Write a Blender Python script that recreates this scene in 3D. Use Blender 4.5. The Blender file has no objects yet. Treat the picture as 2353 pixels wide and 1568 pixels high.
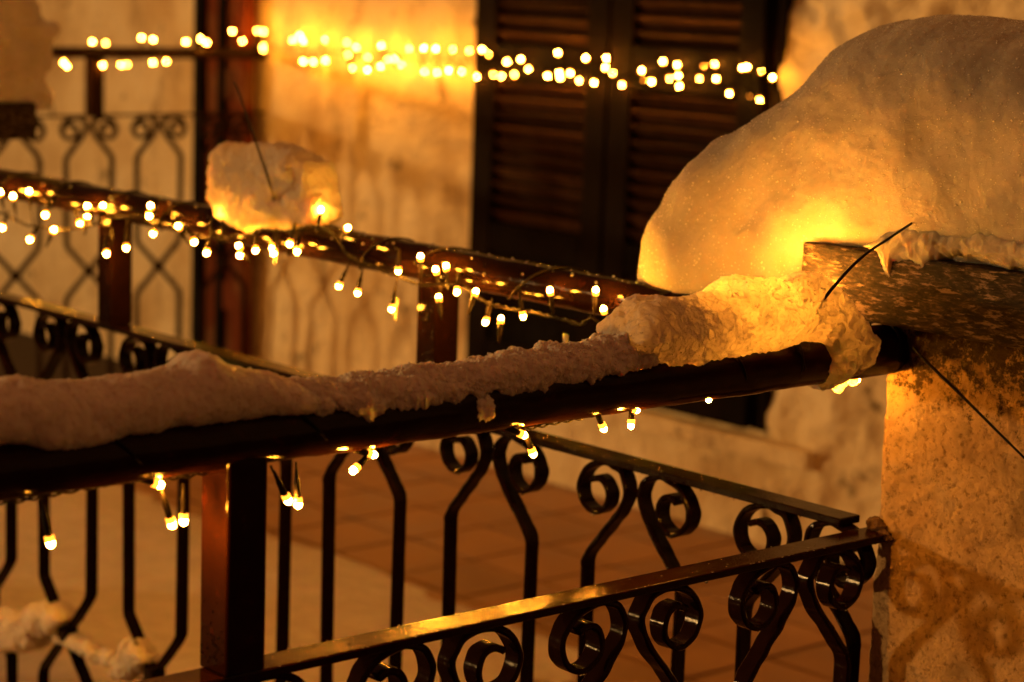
import bpy, math, json, random
import numpy as np
from mathutils import Vector, Matrix

# ------------------------------------------------------------------ camera, world, sun, exposure
sc = bpy.context.scene
C = sc.collection
HD, TILT, ROLL = math.radians(48.5), math.atan(831/5069), math.radians(1.95)
fwd = Vector((math.cos(HD)*math.cos(TILT), math.sin(HD)*math.cos(TILT), -math.sin(TILT)))
r0 = Vector((math.sin(HD), -math.cos(HD), 0.0)); u0 = r0.cross(fwd)
right = r0*math.cos(ROLL)+u0*math.sin(ROLL); up = -r0*math.sin(ROLL)+u0*math.cos(ROLL)
cam_d = bpy.data.cameras.new('camera'); cam = bpy.data.objects.new('camera', cam_d); C.objects.link(cam)
m = Matrix((right, up, -fwd)).transposed().to_4x4(); m.translation = (0, 0, 1.45); cam.matrix_world = m
cam_d.sensor_width = 36; cam_d.lens = 5069/2353*36; cam_d.clip_start = 0.05; cam_d.clip_end = 200
cam_d.dof.use_dof = True; cam_d.dof.focus_distance = 2.22; cam_d.dof.aperture_fstop = 5.5
cam_d.dof.aperture_blades = 0; sc.camera = cam

world = bpy.data.worlds.new('World'); sc.world = world; world.use_nodes = True
bg = world.node_tree.nodes['Background']; bg.inputs[0].default_value = (1.0, 0.28, 0.08, 1); bg.inputs[1].default_value = 0.22

sun_d = bpy.data.lights.new('street_lamp_light', 'SUN'); sun_d.energy = 1.75; sun_d.angle = math.radians(2.6); sun_d.color = (1.0, 0.53, 0.16)
sun = bpy.data.objects.new('street_lamp_light', sun_d); C.objects.link(sun)
ld = Vector((1.0, -0.85, -0.115)).normalized(); sun.rotation_euler = ld.to_track_quat('-Z', 'Y').to_euler(); sun.location = (-4, 5, 3)

sc.view_settings.view_transform = 'Standard'; sc.view_settings.look = 'None'
sc.view_settings.exposure = 0.0; sc.view_settings.gamma = 1.0; sc.view_settings.use_curve_mapping = False
sc.cycles.use_denoising = True
sc.cycles.use_light_tree = True
sc.cycles.sample_clamp_indirect = 3.0; sc.cycles.sample_clamp_direct = 0.0
sc.cycles.max_bounces = 6; sc.cycles.diffuse_bounces = 3; sc.cycles.glossy_bounces = 3; sc.cycles.transmission_bounces = 4

D = json.loads('{"far":[[3.5936,6.086,1.2124,4],[3.6418,6.086,1.2087,0],[3.7715,6.086,1.226,4],[3.815,6.086,1.2208,4],[3.9376,6.086,1.2148,4],[3.994,6.086,1.225,4],[4.0175,6.086,1.2139,4],[4.1168,6.086,1.25,4],[4.1567,6.086,1.2192,4],[4.201,6.066000000000001,1.2536,0],[4.225,6.066000000000001,1.2525,0],[4.225,6.066000000000001,1.2499,0],[4.225,6.066000000000001,1.1941,0],[4.225,6.066000000000001,1.203,0],[3.4197,6.086,1.1435,4],[3.4923,6.086,1.1489,4],[3.5045,6.086,1.1382,4],[3.6312,6.086,1.1409,4],[3.6957,6.086,1.1423,4],[3.7194,6.086,1.1436,0],[3.814,6.086,1.1492,4],[3.8643,6.086,1.1534,4],[4.21,5.8391,1.2482,4],[4.2324,5.9106,1.23,4],[4.2015,5.8078,1.2314,4],[4.2256,5.7258,1.2378,4],[4.1952,5.7971,1.1681,4],[4.2162,5.7716,1.168,4],[4.2015,5.6865,1.1764,4],[4.2159,5.5955,1.2352,0],[4.229,5.5649,1.2217,4],[4.2096,5.579,1.1979,0],[4.2141,5.4173,1.2336,4],[4.2053,5.4726,1.1949,0],[4.2324,5.5875,1.1582,4],[4.2047,5.4726,1.1588,4],[4.2114,5.4136,1.1712,4],[4.2229,5.3599,1.1951,4],[4.2338,5.3407,1.1802,4],[4.2004,5.3657,1.1948,0],[4.2062,5.2698,1.2309,0],[4.2064,5.199,1.2355,4],[4.1982,5.1331,1.2371,4],[4.2192,5.0792,1.2371,0],[4.2172,5.0006,1.2369,0],[4.1998,4.9213,1.2442,4],[4.2311,4.926,1.2303,4],[4.2296,5.2226,1.1666,4],[4.2263,5.1583,1.1674,4],[4.1964,5.0672,1.1774,4],[4.2176,5.0322,1.1767,4],[4.2099,4.953,1.1657,4],[4.223,4.8962,1.175,0],[4.2196,4.8554,1.1722,4],[4.221,4.7999,1.179,0],[4.2116,4.8235,1.2152,4],[4.1988,4.7488,1.225,4],[4.2077,4.7238,1.1992,4],[4.1978,4.5925,1.2508,4],[4.2007,4.6357,1.1843,4],[4.1954,4.5813,1.1957,4],[4.2081,4.591,1.1831,4],[4.2006,4.5421,1.1978,4],[4.1964,4.4763,1.2419,4],[4.1988,4.3972,1.2458,4],[4.2122,4.4132,1.2189,4],[4.2064,4.377,1.2043,4],[4.2266,4.5316,1.1778,4],[4.2017,4.4449,1.1768,4],[4.2121,4.3452,1.1765,4],[4.2236,4.2834,1.2175,4],[4.2325,4.2808,1.1918,0],[4.1954,4.215,1.1922,4],[4.203,4.1833,1.247,4],[4.2186,4.1446,1.2397,4],[4.229,4.1819,1.2032,4],[4.2042,4.124,1.2133,4],[4.2001,4.1149,1.1864,4],[4.2104,4.0515,1.2104,4],[4.2332,4.0581,1.2419,0],[4.2218,4.0113,1.2476,4],[4.1998,3.9818,1.2121,4],[4.1958,3.9293,1.1782,4],[4.2148,3.9072,1.244,4],[4.1951,3.871,1.2481,4],[4.2319,3.8546,1.239,4],[4.211,3.7973,1.2256,4],[4.2337,3.8893,1.1702,4],[4.2187,3.8435,1.1676,4],[3.363,6.05,1.225,1],[3.254,6.065,1.158,1],[3.178,6.069,1.211,1],[3.062,6.07,1.127,1],[2.951,6.065,1.2,1],[2.891,6.057,1.149,1],[2.782,6.074,1.218,1],[2.671,6.083,1.149,1],[2.583,6.082,1.149,1],[2.516,6.076,1.156,1],[2.399,6.063,1.145,1],[2.336,6.057,1.216,1],[2.203,6.073,1.198,1],[2.102,6.071,1.149,1],[2.05,6.073,1.202,1],[1.955,6.053,1.211,1],[1.835,6.071,1.206,1],[1.753,6.062,1.191,1],[1.645,6.058,1.223,1],[1.578,6.089,1.21,1],[1.489,6.079,1.134,1],[1.385,6.077,1.209,1],[1.293,6.084,1.194,1],[1.16,6.051,1.129,1],[1.104,6.073,1.143,1],[0.962,6.07,1.137,1]],"farcable":[[0.9,6.085,1.17],[1.6,6.09,1.18],[2.3,6.085,1.165],[2.9,6.09,1.18],[3.3631,6.086,1.1805],[3.4984,6.086,1.1703],[3.6687,6.086,1.1763],[3.8608,6.086,1.1797],[4.0262,6.086,1.1944],[4.1623,6.086,1.195],[4.2629,6.086,1.207],[4.21,5.9315,1.1938],[4.21,5.8113,1.1966],[4.21,5.6712,1.2059],[4.21,5.5344,1.196],[4.21,5.3588,1.2018],[4.21,5.1895,1.2022],[4.21,5.0264,1.2051],[4.21,4.9275,1.2062],[4.21,4.8111,1.1959],[4.21,4.6803,1.2063],[4.21,4.5715,1.218],[4.21,4.4296,1.2133],[4.21,4.3258,1.2012],[4.21,4.1937,1.2234],[4.21,4.0648,1.2256],[4.21,3.939,1.2144],[4.21,3.817,1.2014],[4.21,3.7569,1.1885]],"mid":[[1.835,3.4122,1.0593,1],[1.835,3.3113,1.0703,1],[1.835,3.3666,1.0569,1],[1.835,3.405,1.0,1],[1.835,3.3087,0.9903,1],[1.835,3.2574,1.0368,1],[1.835,3.2301,1.0142,1],[1.835,3.1213,1.0641,1],[1.835,3.1226,1.0463,1],[1.835,3.1459,1.0353,1],[1.835,3.074,1.0695,1],[1.835,3.0614,0.9944,1],[1.835,3.0022,1.0109,1],[1.835,2.9314,1.0836,1],[1.835,2.935,1.0683,1],[1.835,2.9233,1.0416,1],[1.835,2.8518,1.0601,1],[1.835,2.8081,1.0415,1],[1.835,2.7735,1.0289,1],[1.835,2.6884,1.0483,1],[1.835,2.6859,1.0351,1],[1.835,2.6458,1.0474,1],[1.835,2.6032,1.0554,1],[1.835,2.5997,1.0482,1],[1.835,2.5604,1.0665,1],[1.835,2.5421,1.0573,1],[1.85,2.7494,1.0905,3],[1.85,2.5072,1.1199,3],[1.835,2.4245,1.1035,1],[1.835,2.4416,1.0206,1],[1.835,2.3985,1.0163,1],[1.835,2.3222,1.0041,1],[1.835,2.3101,1.0573,1],[1.835,2.2635,1.0822,1],[1.835,2.2309,1.0686,1],[1.835,2.2096,1.0758,1],[1.835,2.223,1.0325,1],[1.835,2.1858,1.0449,1],[1.835,2.1482,1.0497,1],[1.835,2.1265,1.0134,1],[1.835,2.0969,1.0214,1],[1.835,2.0546,1.0306,1],[1.835,2.0059,1.0696,1],[1.835,1.9237,1.0807,1],[1.835,1.9086,1.0592,1],[1.8372093424593468,3.55,0.996,1],[1.8258487164944242,3.6,1.067,1],[1.8312766103983218,3.65,1.076,1],[1.842933192828552,3.7,1.018,1],[1.834208192656918,3.75,1.032,1],[1.8378777743677546,3.8,1.04,1],[1.8361852212403078,3.85,1.042,1],[1.8438124251084793,3.9,1.031,1],[1.8336238310686186,3.95,1.052,1],[1.8297527123892956,4.0,1.01,1],[1.8445559463289727,4.05,1.032,1]],"midcable":[[1.842,3.5198,1.0205],[1.842,3.4255,1.0224],[1.842,3.3346,1.0131],[1.842,3.2324,1.0165],[1.842,3.1344,1.0305],[1.842,3.0536,1.053],[1.842,2.9626,1.0624],[1.842,2.8749,1.0546],[1.842,2.8023,1.0524],[1.842,2.7321,1.0548],[1.842,2.6533,1.075],[1.842,2.5771,1.0831],[1.842,2.5141,1.0961],[1.842,2.4625,1.0893],[1.842,2.4314,1.0653],[1.842,2.3815,1.0548],[1.842,2.3282,1.0493],[1.842,2.2761,1.044],[1.842,2.2214,1.0491],[1.842,2.1768,1.0507],[1.842,2.1411,1.0382],[1.842,2.0981,1.036],[1.842,2.0479,1.0371],[1.842,1.9907,1.0345],[1.842,1.9589,1.0334],[1.842,1.9361,1.0458],[1.842,1.9164,1.041],[1.842,1.8898,1.0431]],"near":[[[0.8568,1.513,0.9961],[0.8498,1.515,1.0314]],[[0.9573,1.513,1.0308],[0.9477,1.515,1.0349]],[[0.9698,1.513,0.9956],[0.9612,1.515,1.024]],[[0.9813,1.513,0.997],[0.9822,1.515,1.0257]],[[1.0872,1.513,1.0004],[1.0698,1.515,1.0328]],[[1.0979,1.513,0.9955],[1.0962,1.515,1.0327]],[[1.1786,1.513,1.0299],[1.1669,1.515,1.0337]],[[1.1576,1.513,1.0183],[1.1758,1.515,1.0295]],[[1.3571,1.513,1.0277],[1.3461,1.515,1.0327]],[[1.3701,1.513,1.0082],[1.3616,1.515,1.0268]],[[1.4612,1.513,1.0225],[1.4548,1.515,1.0358]],[[1.5047,1.513,1.0361],[1.4934,1.515,1.0391]],[[1.4984,1.513,1.0215],[1.5006,1.515,1.0375]],[[1.607,1.513,1.0371],[1.6048,1.515,1.0446]]],"nearcable":[[0.7997,1.531,1.0313],[0.8337,1.531,1.032],[0.8588,1.531,1.0312],[0.8923,1.531,1.0308],[0.9411,1.531,1.0315],[0.9712,1.531,1.0307],[0.9959,1.531,1.0306],[1.0352,1.531,1.0317],[1.081,1.531,1.0338],[1.1123,1.531,1.034],[1.1454,1.531,1.0336],[1.1889,1.531,1.0337],[1.2337,1.531,1.035],[1.2956,1.531,1.0355],[1.3545,1.531,1.0357],[1.3767,1.531,1.0307],[1.4273,1.531,1.0312],[1.4701,1.531,1.0327],[1.5092,1.531,1.0339],[1.5702,1.531,1.0356],[1.6219,1.531,1.0381],[1.6858,1.531,1.0387],[1.7676,1.531,1.0383],[1.8244,1.531,1.0358],[1.8978,1.531,1.0348]],"hid":[[1.6403,1.593,1.1186],[1.6993,1.593,1.1213],[1.7774,1.593,1.1273],[1.8339,1.593,1.1288]],"inl":[[1.6266,1.53,1.1213],[1.6619,1.524,1.1258],[1.6943,1.512,1.1351],[1.7537,1.526,1.1217]],"ice":[[1.8149,1.533,1.0316],[1.8289,1.533,1.0274],[1.8526,1.533,1.0299]],"lumpT":[[1.4784,1.511,1.1067],[1.4838,1.511,1.1253],[1.5018,1.511,1.1379],[1.5231,1.511,1.1456],[1.5506,1.511,1.1444],[1.5786,1.511,1.1422],[1.6128,1.511,1.144],[1.6473,1.511,1.1517],[1.6831,1.511,1.1523],[1.7198,1.511,1.1511],[1.7445,1.511,1.1535],[1.7701,1.511,1.1498],[1.797,1.511,1.1349],[1.8216,1.511,1.1142],[1.8308,1.511,1.0983],[1.8403,1.511,1.0803]],"lumpB":[[1.4786,1.511,1.1024],[1.5381,1.511,1.0743],[1.5604,1.511,1.072],[1.594,1.511,1.0771],[1.6522,1.511,1.0795],[1.7005,1.511,1.0781],[1.7501,1.511,1.0809],[1.7632,1.511,1.076],[1.7718,1.511,1.047],[1.7792,1.511,1.0345],[1.7959,1.511,1.028],[1.8051,1.511,1.0351],[1.8198,1.511,1.0326],[1.8297,1.511,1.0555],[1.8405,1.511,1.0783]],"thinT":[[1.0883,1.511,1.0987],[1.101,1.511,1.1013],[1.1288,1.511,1.1013],[1.1572,1.511,1.1017],[1.1959,1.511,1.0988],[1.2206,1.511,1.0997],[1.2456,1.511,1.1018],[1.2764,1.511,1.0994],[1.2971,1.511,1.1007],[1.3287,1.511,1.1036],[1.3502,1.511,1.1033],[1.3664,1.511,1.1052],[1.3885,1.511,1.1042],[1.405,1.511,1.1086],[1.4279,1.511,1.1024],[1.4619,1.511,1.1106],[1.4908,1.511,1.1168],[1.5213,1.511,1.1057]],"thinB":[[1.0888,1.511,1.074],[1.1485,1.511,1.07],[1.1969,1.511,1.0689],[1.2468,1.511,1.0693],[1.2983,1.511,1.0705],[1.3517,1.511,1.0702],[1.407,1.511,1.0706],[1.464,1.511,1.0729],[1.5232,1.511,1.0751]],"leftT":[[0.7681,1.511,1.1259],[0.7899,1.511,1.1288],[0.8119,1.511,1.1301],[0.8306,1.511,1.1324],[0.8572,1.511,1.1257],[0.8883,1.511,1.1228],[0.9041,1.511,1.1213],[0.9282,1.511,1.1239],[0.9568,1.511,1.127],[0.9777,1.511,1.1277],[0.9902,1.511,1.1338],[1.0009,1.511,1.1354],[1.0138,1.511,1.1299],[1.0291,1.511,1.1193],[1.0556,1.511,1.1142],[1.0781,1.511,1.1084],[1.0965,1.511,1.0998],[1.1058,1.511,1.0925]],"leftB":[[0.7677,1.511,1.077],[0.8117,1.511,1.0787],[0.8343,1.511,1.0761],[0.8688,1.511,1.0686],[0.8885,1.511,1.0698],[0.9204,1.511,1.0751],[0.945,1.511,1.0705],[0.9698,1.511,1.0768],[0.9909,1.511,1.0782],[1.0386,1.511,1.0767],[1.0742,1.511,1.0767],[1.1062,1.511,1.0752]],"drip":[[1.3004,1.511,1.0834],[1.3306,1.511,1.0599],[1.3159,1.511,1.0553],[1.3081,1.511,1.0643]],"clT":[[1.88,2.7932,1.1408],[1.88,2.7908,1.181],[1.88,2.7573,1.1919],[1.88,2.7173,1.1942],[1.88,2.6878,1.1981],[1.88,2.6398,1.2036],[1.88,2.5834,1.198],[1.88,2.5511,1.1841],[1.88,2.5389,1.1698],[1.88,2.5274,1.1492],[1.88,2.5159,1.1255],[1.88,2.5108,1.1044]],"clB":[[1.88,2.7931,1.1395],[1.88,2.782,1.0953],[1.88,2.7651,1.072],[1.88,2.7247,1.0702],[1.88,2.6849,1.0659],[1.88,2.651,1.0714],[1.88,2.599,1.0817],[1.88,2.5439,1.0923],[1.88,2.5107,1.1]],"pileT":[[1.9722,1.9487,1.0945],[1.9722,1.9458,1.1117],[1.9722,1.941690909090909,1.1321],[1.9722,1.9354727272727272,1.1531],[1.9425,1.897388995215311,1.1929],[1.925,1.863278947368421,1.235],[1.925,1.8358842105263158,1.2588],[1.925,1.8095894736842106,1.2866],[1.925,1.7705052631578948,1.3047],[1.925,1.7394210526315788,1.33],[1.925,1.7002,1.3628],[1.9355,1.6779,1.3822],[1.96,1.6549,1.3996],[1.988,1.6281,1.4107],[2.0125,1.6044,1.4173],[2.03,1.5628,1.419],[2.03,1.4665,1.4202],[2.03,1.3839,1.4168],[2.03,1.277,1.4032]],"pileB":[[1.9722,1.9487,1.0934],[1.9723,1.9420000000000002,1.0757],[1.9722,1.9251,1.0571],[1.925,1.7946,1.057]],"p0T":[[2.3261,4.1,1.1832],[2.3139,4.1,1.1968],[2.3007,4.1,1.222],[2.3058,4.1,1.2417],[2.3119,4.1,1.2776],[2.3241,4.1,1.317],[2.2938,4.1,1.3291],[2.2898,4.1,1.3575],[2.2759,4.1,1.4102],[2.2365,4.1,1.4792],[2.1493,4.1,1.5106],[2.0179,4.1,1.5223]],"snowbits":[[[1.88,3.5513,0.2789],[1.88,3.4697,0.3027],[1.88,3.4063,0.3059],[1.88,3.3444,0.3091]],[[1.88,3.552,0.2125],[1.88,3.4542,0.2211],[1.88,3.3909,0.2414],[1.88,3.3444,0.2653]],[[1.88,3.3875,0.3105],[1.88,3.3596,0.3411],[1.88,3.2989,0.3516],[1.88,3.2424,0.338]],[[1.88,3.3829,0.2956],[1.88,3.3521,0.2793],[1.88,3.2839,0.3004],[1.88,3.2424,0.3349]],[[1.88,3.2914,0.2985],[1.88,3.2542,0.3117],[1.88,3.1813,0.3068],[1.88,3.0966,0.3094],[1.88,3.0147,0.3156]],[[1.88,3.2913,0.2867],[1.88,3.2247,0.2802],[1.88,3.1526,0.2796],[1.88,3.0688,0.2902],[1.88,3.0146,0.3045]],[[1.88,3.0991,0.2821],[1.88,3.0759,0.3185],[1.88,3.0422,0.3608],[1.88,3.0151,0.349],[1.88,2.9948,0.332]],[[1.88,3.099,0.267],[1.88,3.0686,0.2713],[1.88,3.0279,0.2934],[1.88,2.9947,0.3246]]],"tieR":[[1.7322,1.49,1.118],[1.7364,1.487,1.1249],[1.7518,1.48,1.1462],[1.7718,1.475,1.1661],[1.7923,1.47,1.1815],[1.8206,1.468,1.1939],[1.8518,1.468,1.2062],[1.879,1.47,1.215],[1.8955,1.47,1.2194]],"tieL":[[1.85,2.6197,1.1163],[1.815,2.5837,1.1493],[1.81,2.5901,1.1737],[1.81,2.6081,1.2002],[1.81,2.6275,1.2329],[1.81,2.6468,1.2597],[1.81,2.6606,1.2806],[1.81,2.6697,1.2907]],"lead":[[1.875,1.4684,1.0733],[1.868,1.4524,1.0678],[1.865,1.4227,1.052],[1.865,1.3868,1.0307],[1.868,1.348,1.0047],[1.87,1.3132,0.9823],[1.88,1.2599,0.9422]],"fringe":[[1.858,1.6171,1.1734],[1.858,1.6075,1.1739],[1.858,1.5797,1.174],[1.858,1.5542,1.1748],[1.858,1.5374,1.1761],[1.858,1.5222,1.1745],[1.858,1.5118,1.1679],[1.858,1.5057,1.1531],[1.858,1.4962,1.1374],[1.858,1.4946,1.1583],[1.858,1.4707,1.1644],[1.858,1.462,1.1558],[1.858,1.4539,1.1542],[1.858,1.4405,1.1661],[1.858,1.4317,1.1735],[1.858,1.4085,1.1762],[1.858,1.3853,1.1739],[1.858,1.3551,1.1738],[1.858,1.3213,1.1754],[1.86,0.9,1.175]]}')
rnd = random.Random(7)

# ------------------------------------------------------------------ noise
def _h(ix, iy, iz, seed):
    n = (ix.astype(np.int64)*374761393 + iy.astype(np.int64)*668265263 + iz.astype(np.int64)*2147483647 + seed*1274126177) & 0xffffffff
    n = ((n ^ (n >> 13))*1274126177) & 0xffffffff
    n = ((n ^ (n >> 16))*2246822519) & 0xffffffff
    return ((n ^ (n >> 15)) & 0xffffff)/float(0xffffff)*2-1
def vnoise(P, scale, seed=0):
    Q = np.asarray(P)/scale + 1000.0; I = np.floor(Q).astype(np.int64); f = Q-I; f = f*f*(3-2*f)
    out = 0
    for dx in (0, 1):
        wx = f[:, 0] if dx else 1-f[:, 0]
        for dy in (0, 1):
            wy = f[:, 1] if dy else 1-f[:, 1]
            for dz in (0, 1):
                wz = f[:, 2] if dz else 1-f[:, 2]
                out = out + wx*wy*wz*_h(I[:, 0]+dx, I[:, 1]+dy, I[:, 2]+dz, seed)
    return out
def fbm(P, scale, octs=4, seed=0, gain=.5):
    a, s, t = 0, 1.0, 0; Q = np.asarray(P, float)
    M = np.array([[.36, .48, -.80], [-.80, .60, 0], [.48, .64, .60]])
    Q = Q@M.T
    for o in range(octs):
        a = a + s*vnoise(Q, scale/(2**o), seed+o*17); t += s; s *= gain; Q = Q@M.T+.37
    return a/t

# ------------------------------------------------------------------ object helpers
def meta(o, label=None, cat=None, group=None, kind=None):
    if label: o['label'] = label
    if cat: o['category'] = cat
    if group: o['group'] = group
    if kind: o['kind'] = kind
    return o
def empty(name, loc, label, cat, group=None):
    o = bpy.data.objects.new(name, None); C.objects.link(o); o.location = loc; o.empty_display_size = .1
    return meta(o, label, cat, group)
def link(name, me, parent=None, loc=None, rotz=0.0):
    o = bpy.data.objects.new(name, me); C.objects.link(o)
    L = Vector(loc) if loc is not None else Vector((0, 0, 0))
    if parent is not None:
        o.parent = parent
        p = parent
        while p is not None:
            L = L - p.location; p = p.parent
    o.location = L; o.rotation_euler = (0, 0, rotz)
    return o
def mesh(name, V, F, mat, smooth=False):
    me = bpy.data.meshes.new(name)
    V = np.asarray(V, dtype=np.float32)
    if isinstance(F, np.ndarray):
        nf = len(F); k = F.shape[1]
        me.vertices.add(len(V)); me.vertices.foreach_set('co', V.ravel())
        me.loops.add(nf*k); me.loops.foreach_set('vertex_index', F.astype(np.int32).ravel())
        me.polygons.add(nf); me.polygons.foreach_set('loop_start', np.arange(0, nf*k, k, dtype=np.int32))
        me.update(calc_edges=True); me.validate()
    else:
        me.from_pydata(V.tolist(), [], F); me.update()
    if smooth: me.polygons.foreach_set('use_smooth', [True]*len(me.polygons))
    if smooth == 'bar':   # keep the long edges of a flat bar crisp
        at = me.attributes.new('sharp_edge', 'BOOLEAN', 'EDGE')
        at.data.foreach_set('value', [e.vertices[0] % 8 == e.vertices[1] % 8 for e in me.edges])
    me.materials.append(mat)
    return me
def mobj(name, V, F, mat, parent=None, smooth=False, origin=None):
    V = np.asarray(V, dtype=float)
    o0 = np.array(origin) if origin is not None else (V.min(0)+V.max(0))/2
    return link(name, mesh(name, V-o0, F, mat, smooth), parent, loc=o0)
BF = [(0, 3, 2, 1), (4, 5, 6, 7), (0, 1, 5, 4), (1, 2, 6, 5), (2, 3, 7, 6), (3, 0, 4, 7)]
def boxv(x0, x1, y0, y1, z0, z1, b=0.0):
    """box with a chamfer b on every edge"""
    if b <= 0:
        return [(x0, y0, z0), (x1, y0, z0), (x1, y1, z0), (x0, y1, z0), (x0, y0, z1), (x1, y0, z1), (x1, y1, z1), (x0, y1, z1)], list(BF)
    import bmesh
    bm = bmesh.new(); vs = [bm.verts.new(v) for v in boxv(x0, x1, y0, y1, z0, z1)[0]]
    for f in BF: bm.faces.new([vs[i] for i in f])
    bmesh.ops.bevel(bm, geom=list(bm.edges), offset=b, segments=2, profile=.5, affect='EDGES')
    bm.verts.index_update()
    V = [tuple(v.co) for v in bm.verts]; F = [tuple(v.index for v in f.verts) for f in bm.faces]; bm.free()
    return V, F
def box(name, x0, x1, y0, y1, z0, z1, mat, parent=None, b=0.0):
    V, F = boxv(x0, x1, y0, y1, z0, z1, b)
    return mobj(name, V, F, mat, parent, smooth=False)
def catmull(P, n=8):
    P = [np.array(p, float) for p in P]; P = [2*P[0]-P[1]]+P+[2*P[-1]-P[-2]]; out = []
    for i in range(1, len(P)-2):
        for k in range(n):
            t = k/n; a, b, c, d = P[i-1:i+3]
            out.append(.5*((2*b)+(c-a)*t+(2*a-5*b+4*c-d)*t*t+(3*b-a-3*c+d)*t**3))
    out.append(P[-2]); return np.array(out)
def tube_geo(P, r, seg=8, cap=True, rfun=None):
    P = np.asarray(P, float); n = len(P); T = np.gradient(P, axis=0); T /= np.linalg.norm(T, axis=1)[:, None]+1e-12
    ref = np.array([0, 0, 1.0]) if abs(T[0][2]) < .9 else np.array([1.0, 0, 0])
    V = []; N = np.cross(T[0], ref); N /= np.linalg.norm(N)
    for i in range(n):
        N = N-T[i]*np.dot(N, T[i]); N /= np.linalg.norm(N); B = np.cross(T[i], N)
        rr = r*(rfun(i/(n-1)) if rfun else 1)
        for k in range(seg):
            a = 2*math.pi*k/seg; V.append(P[i]+rr*(math.cos(a)*N+math.sin(a)*B))
    F = [(i*seg+k, i*seg+(k+1) % seg, (i+1)*seg+(k+1) % seg, (i+1)*seg+k) for i in range(n-1) for k in range(seg)]
    if cap:
        F.append(tuple(range(seg-1, -1, -1))); F.append(tuple((n-1)*seg+k for k in range(seg)))
    return V, F
def tube(name, P, r, mat, parent=None, seg=8, rfun=None):
    V, F = tube_geo(P, r, seg, True, rfun); return mobj(name, V, F, mat, parent, smooth=True)
def merge(geos):
    V, F = [], []
    for v, f in geos:
        o = len(V); V += [tuple(x) for x in v]; F += [tuple(i+o for i in q) for q in f]
    return V, F
def gridfaces(nu, nv, wrap=False):
    i = np.arange(nu-1)[:, None]; k = np.arange(nv if wrap else nv-1)[None, :]; k2 = (k+1) % nv
    return np.stack([i*nv+k, i*nv+k2, (i+1)*nv+k2, (i+1)*nv+k], -1).reshape(-1, 4)
def normals(V, nu, nv, wrap):
    G = V.reshape(nu, nv, 3); du = np.gradient(G, axis=0)
    dv = (np.roll(G, -1, 1)-np.roll(G, 1, 1)) if wrap else np.gradient(G, axis=1)
    N = np.cross(dv, du); L = np.linalg.norm(N, axis=2)[..., None]; return (N/np.maximum(L, 1e-9)).reshape(-1, 3)

# ------------------------------------------------------------------ materials
def nodes(name):
    m = bpy.data.materials.new(name); m.use_nodes = True; nt = m.node_tree
    return m, nt, nt.nodes['Principled BSDF'], nt.nodes, nt.links
def tex(nt, typ, scale, detail=4, rough=.55, vec=None, **kw):
    n = nt.nodes.new(typ); n.inputs['Scale'].default_value = scale
    if 'Detail' in n.inputs: n.inputs['Detail'].default_value = detail
    if 'Roughness' in n.inputs: n.inputs['Roughness'].default_value = rough
    for k, v in kw.items(): n.inputs[k].default_value = v
    if vec is not None: nt.links.new(vec, n.inputs['Vector'])
    return n
def coords(nt, scale=(1, 1, 1), rot=(0, 0, 0)):
    g = nt.nodes.new('ShaderNodeNewGeometry'); mp = nt.nodes.new('ShaderNodeMapping'); mp.inputs['Scale'].default_value = scale
    mp.inputs['Rotation'].default_value = rot
    nt.links.new(g.outputs['Position'], mp.inputs['Vector']); return mp.outputs[0]
def ramp(nt, src, stops):
    r = nt.nodes.new('ShaderNodeValToRGB'); e = r.color_ramp.elements
    while len(e) < len(stops): e.new(.5)
    for el, (p, c) in zip(e, stops): el.position = p; el.color = (*c, 1) if len(c) == 3 else c
    nt.links.new(src, r.inputs[0]); return r.outputs[0]
def mixc(nt, f, a, b, mode='MIX'):
    n = nt.nodes.new('ShaderNodeMix'); n.data_type = 'RGBA'; n.blend_type = mode
    for s, v in ((n.inputs[0], f), (n.inputs[6], a), (n.inputs[7], b)):
        if isinstance(v, (int, float)): s.default_value = v
        elif isinstance(v, tuple): s.default_value = (*v, 1)
        else: nt.links.new(v, s)
    return n.outputs[2]
def bump(nt, src, dist, strength=1.0, prev=None):
    b = nt.nodes.new('ShaderNodeBump'); b.inputs['Distance'].default_value = dist; b.inputs['Strength'].default_value = strength
    nt.links.new(src, b.inputs['Height'])
    if prev is not None: nt.links.new(prev, b.inputs['Normal'])
    return b.outputs[0]
def g3(v): return (v, v, v)

def mat_iron(name, base=(.014, .0040, .0018), wet=.0):
    m, nt, p, N, L = nodes(name); v = coords(nt)
    n1 = tex(nt, 'ShaderNodeTexNoise', 55, 5, .6, v); n2 = tex(nt, 'ShaderNodeTexNoise', 420, 3, .6, v); n3 = tex(nt, 'ShaderNodeTexVoronoi', 260, vec=v)
    col = ramp(nt, n1.outputs[0], [(.3, tuple(c*.7 for c in base)), (.62, base), (.8, (base[0]*3.2, base[1]*2.0, base[2]*1.4))])
    L.new(col, p.inputs['Base Color'])
    L.new(ramp(nt, n1.outputs[0], [(.3, g3(.05)), (.75, g3(.16))]), p.inputs['Roughness'])
    p.inputs['Coat Weight'].default_value = wet; p.inputs['Coat Roughness'].default_value = .16; p.inputs['Specular IOR Level'].default_value = .07
    drops = ramp(nt, n3.outputs['Distance'], [(.0, g3(1)), (.22, g3(.0))])
    b1 = bump(nt, n2.outputs[0], .0003, .4); b2 = bump(nt, n1.outputs[0], .0007, .4, b1); b3 = bump(nt, drops, .0016, .6, b2)
    L.new(b3, p.inputs['Normal']); L.new(b3, p.inputs['Coat Normal']); return m
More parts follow.
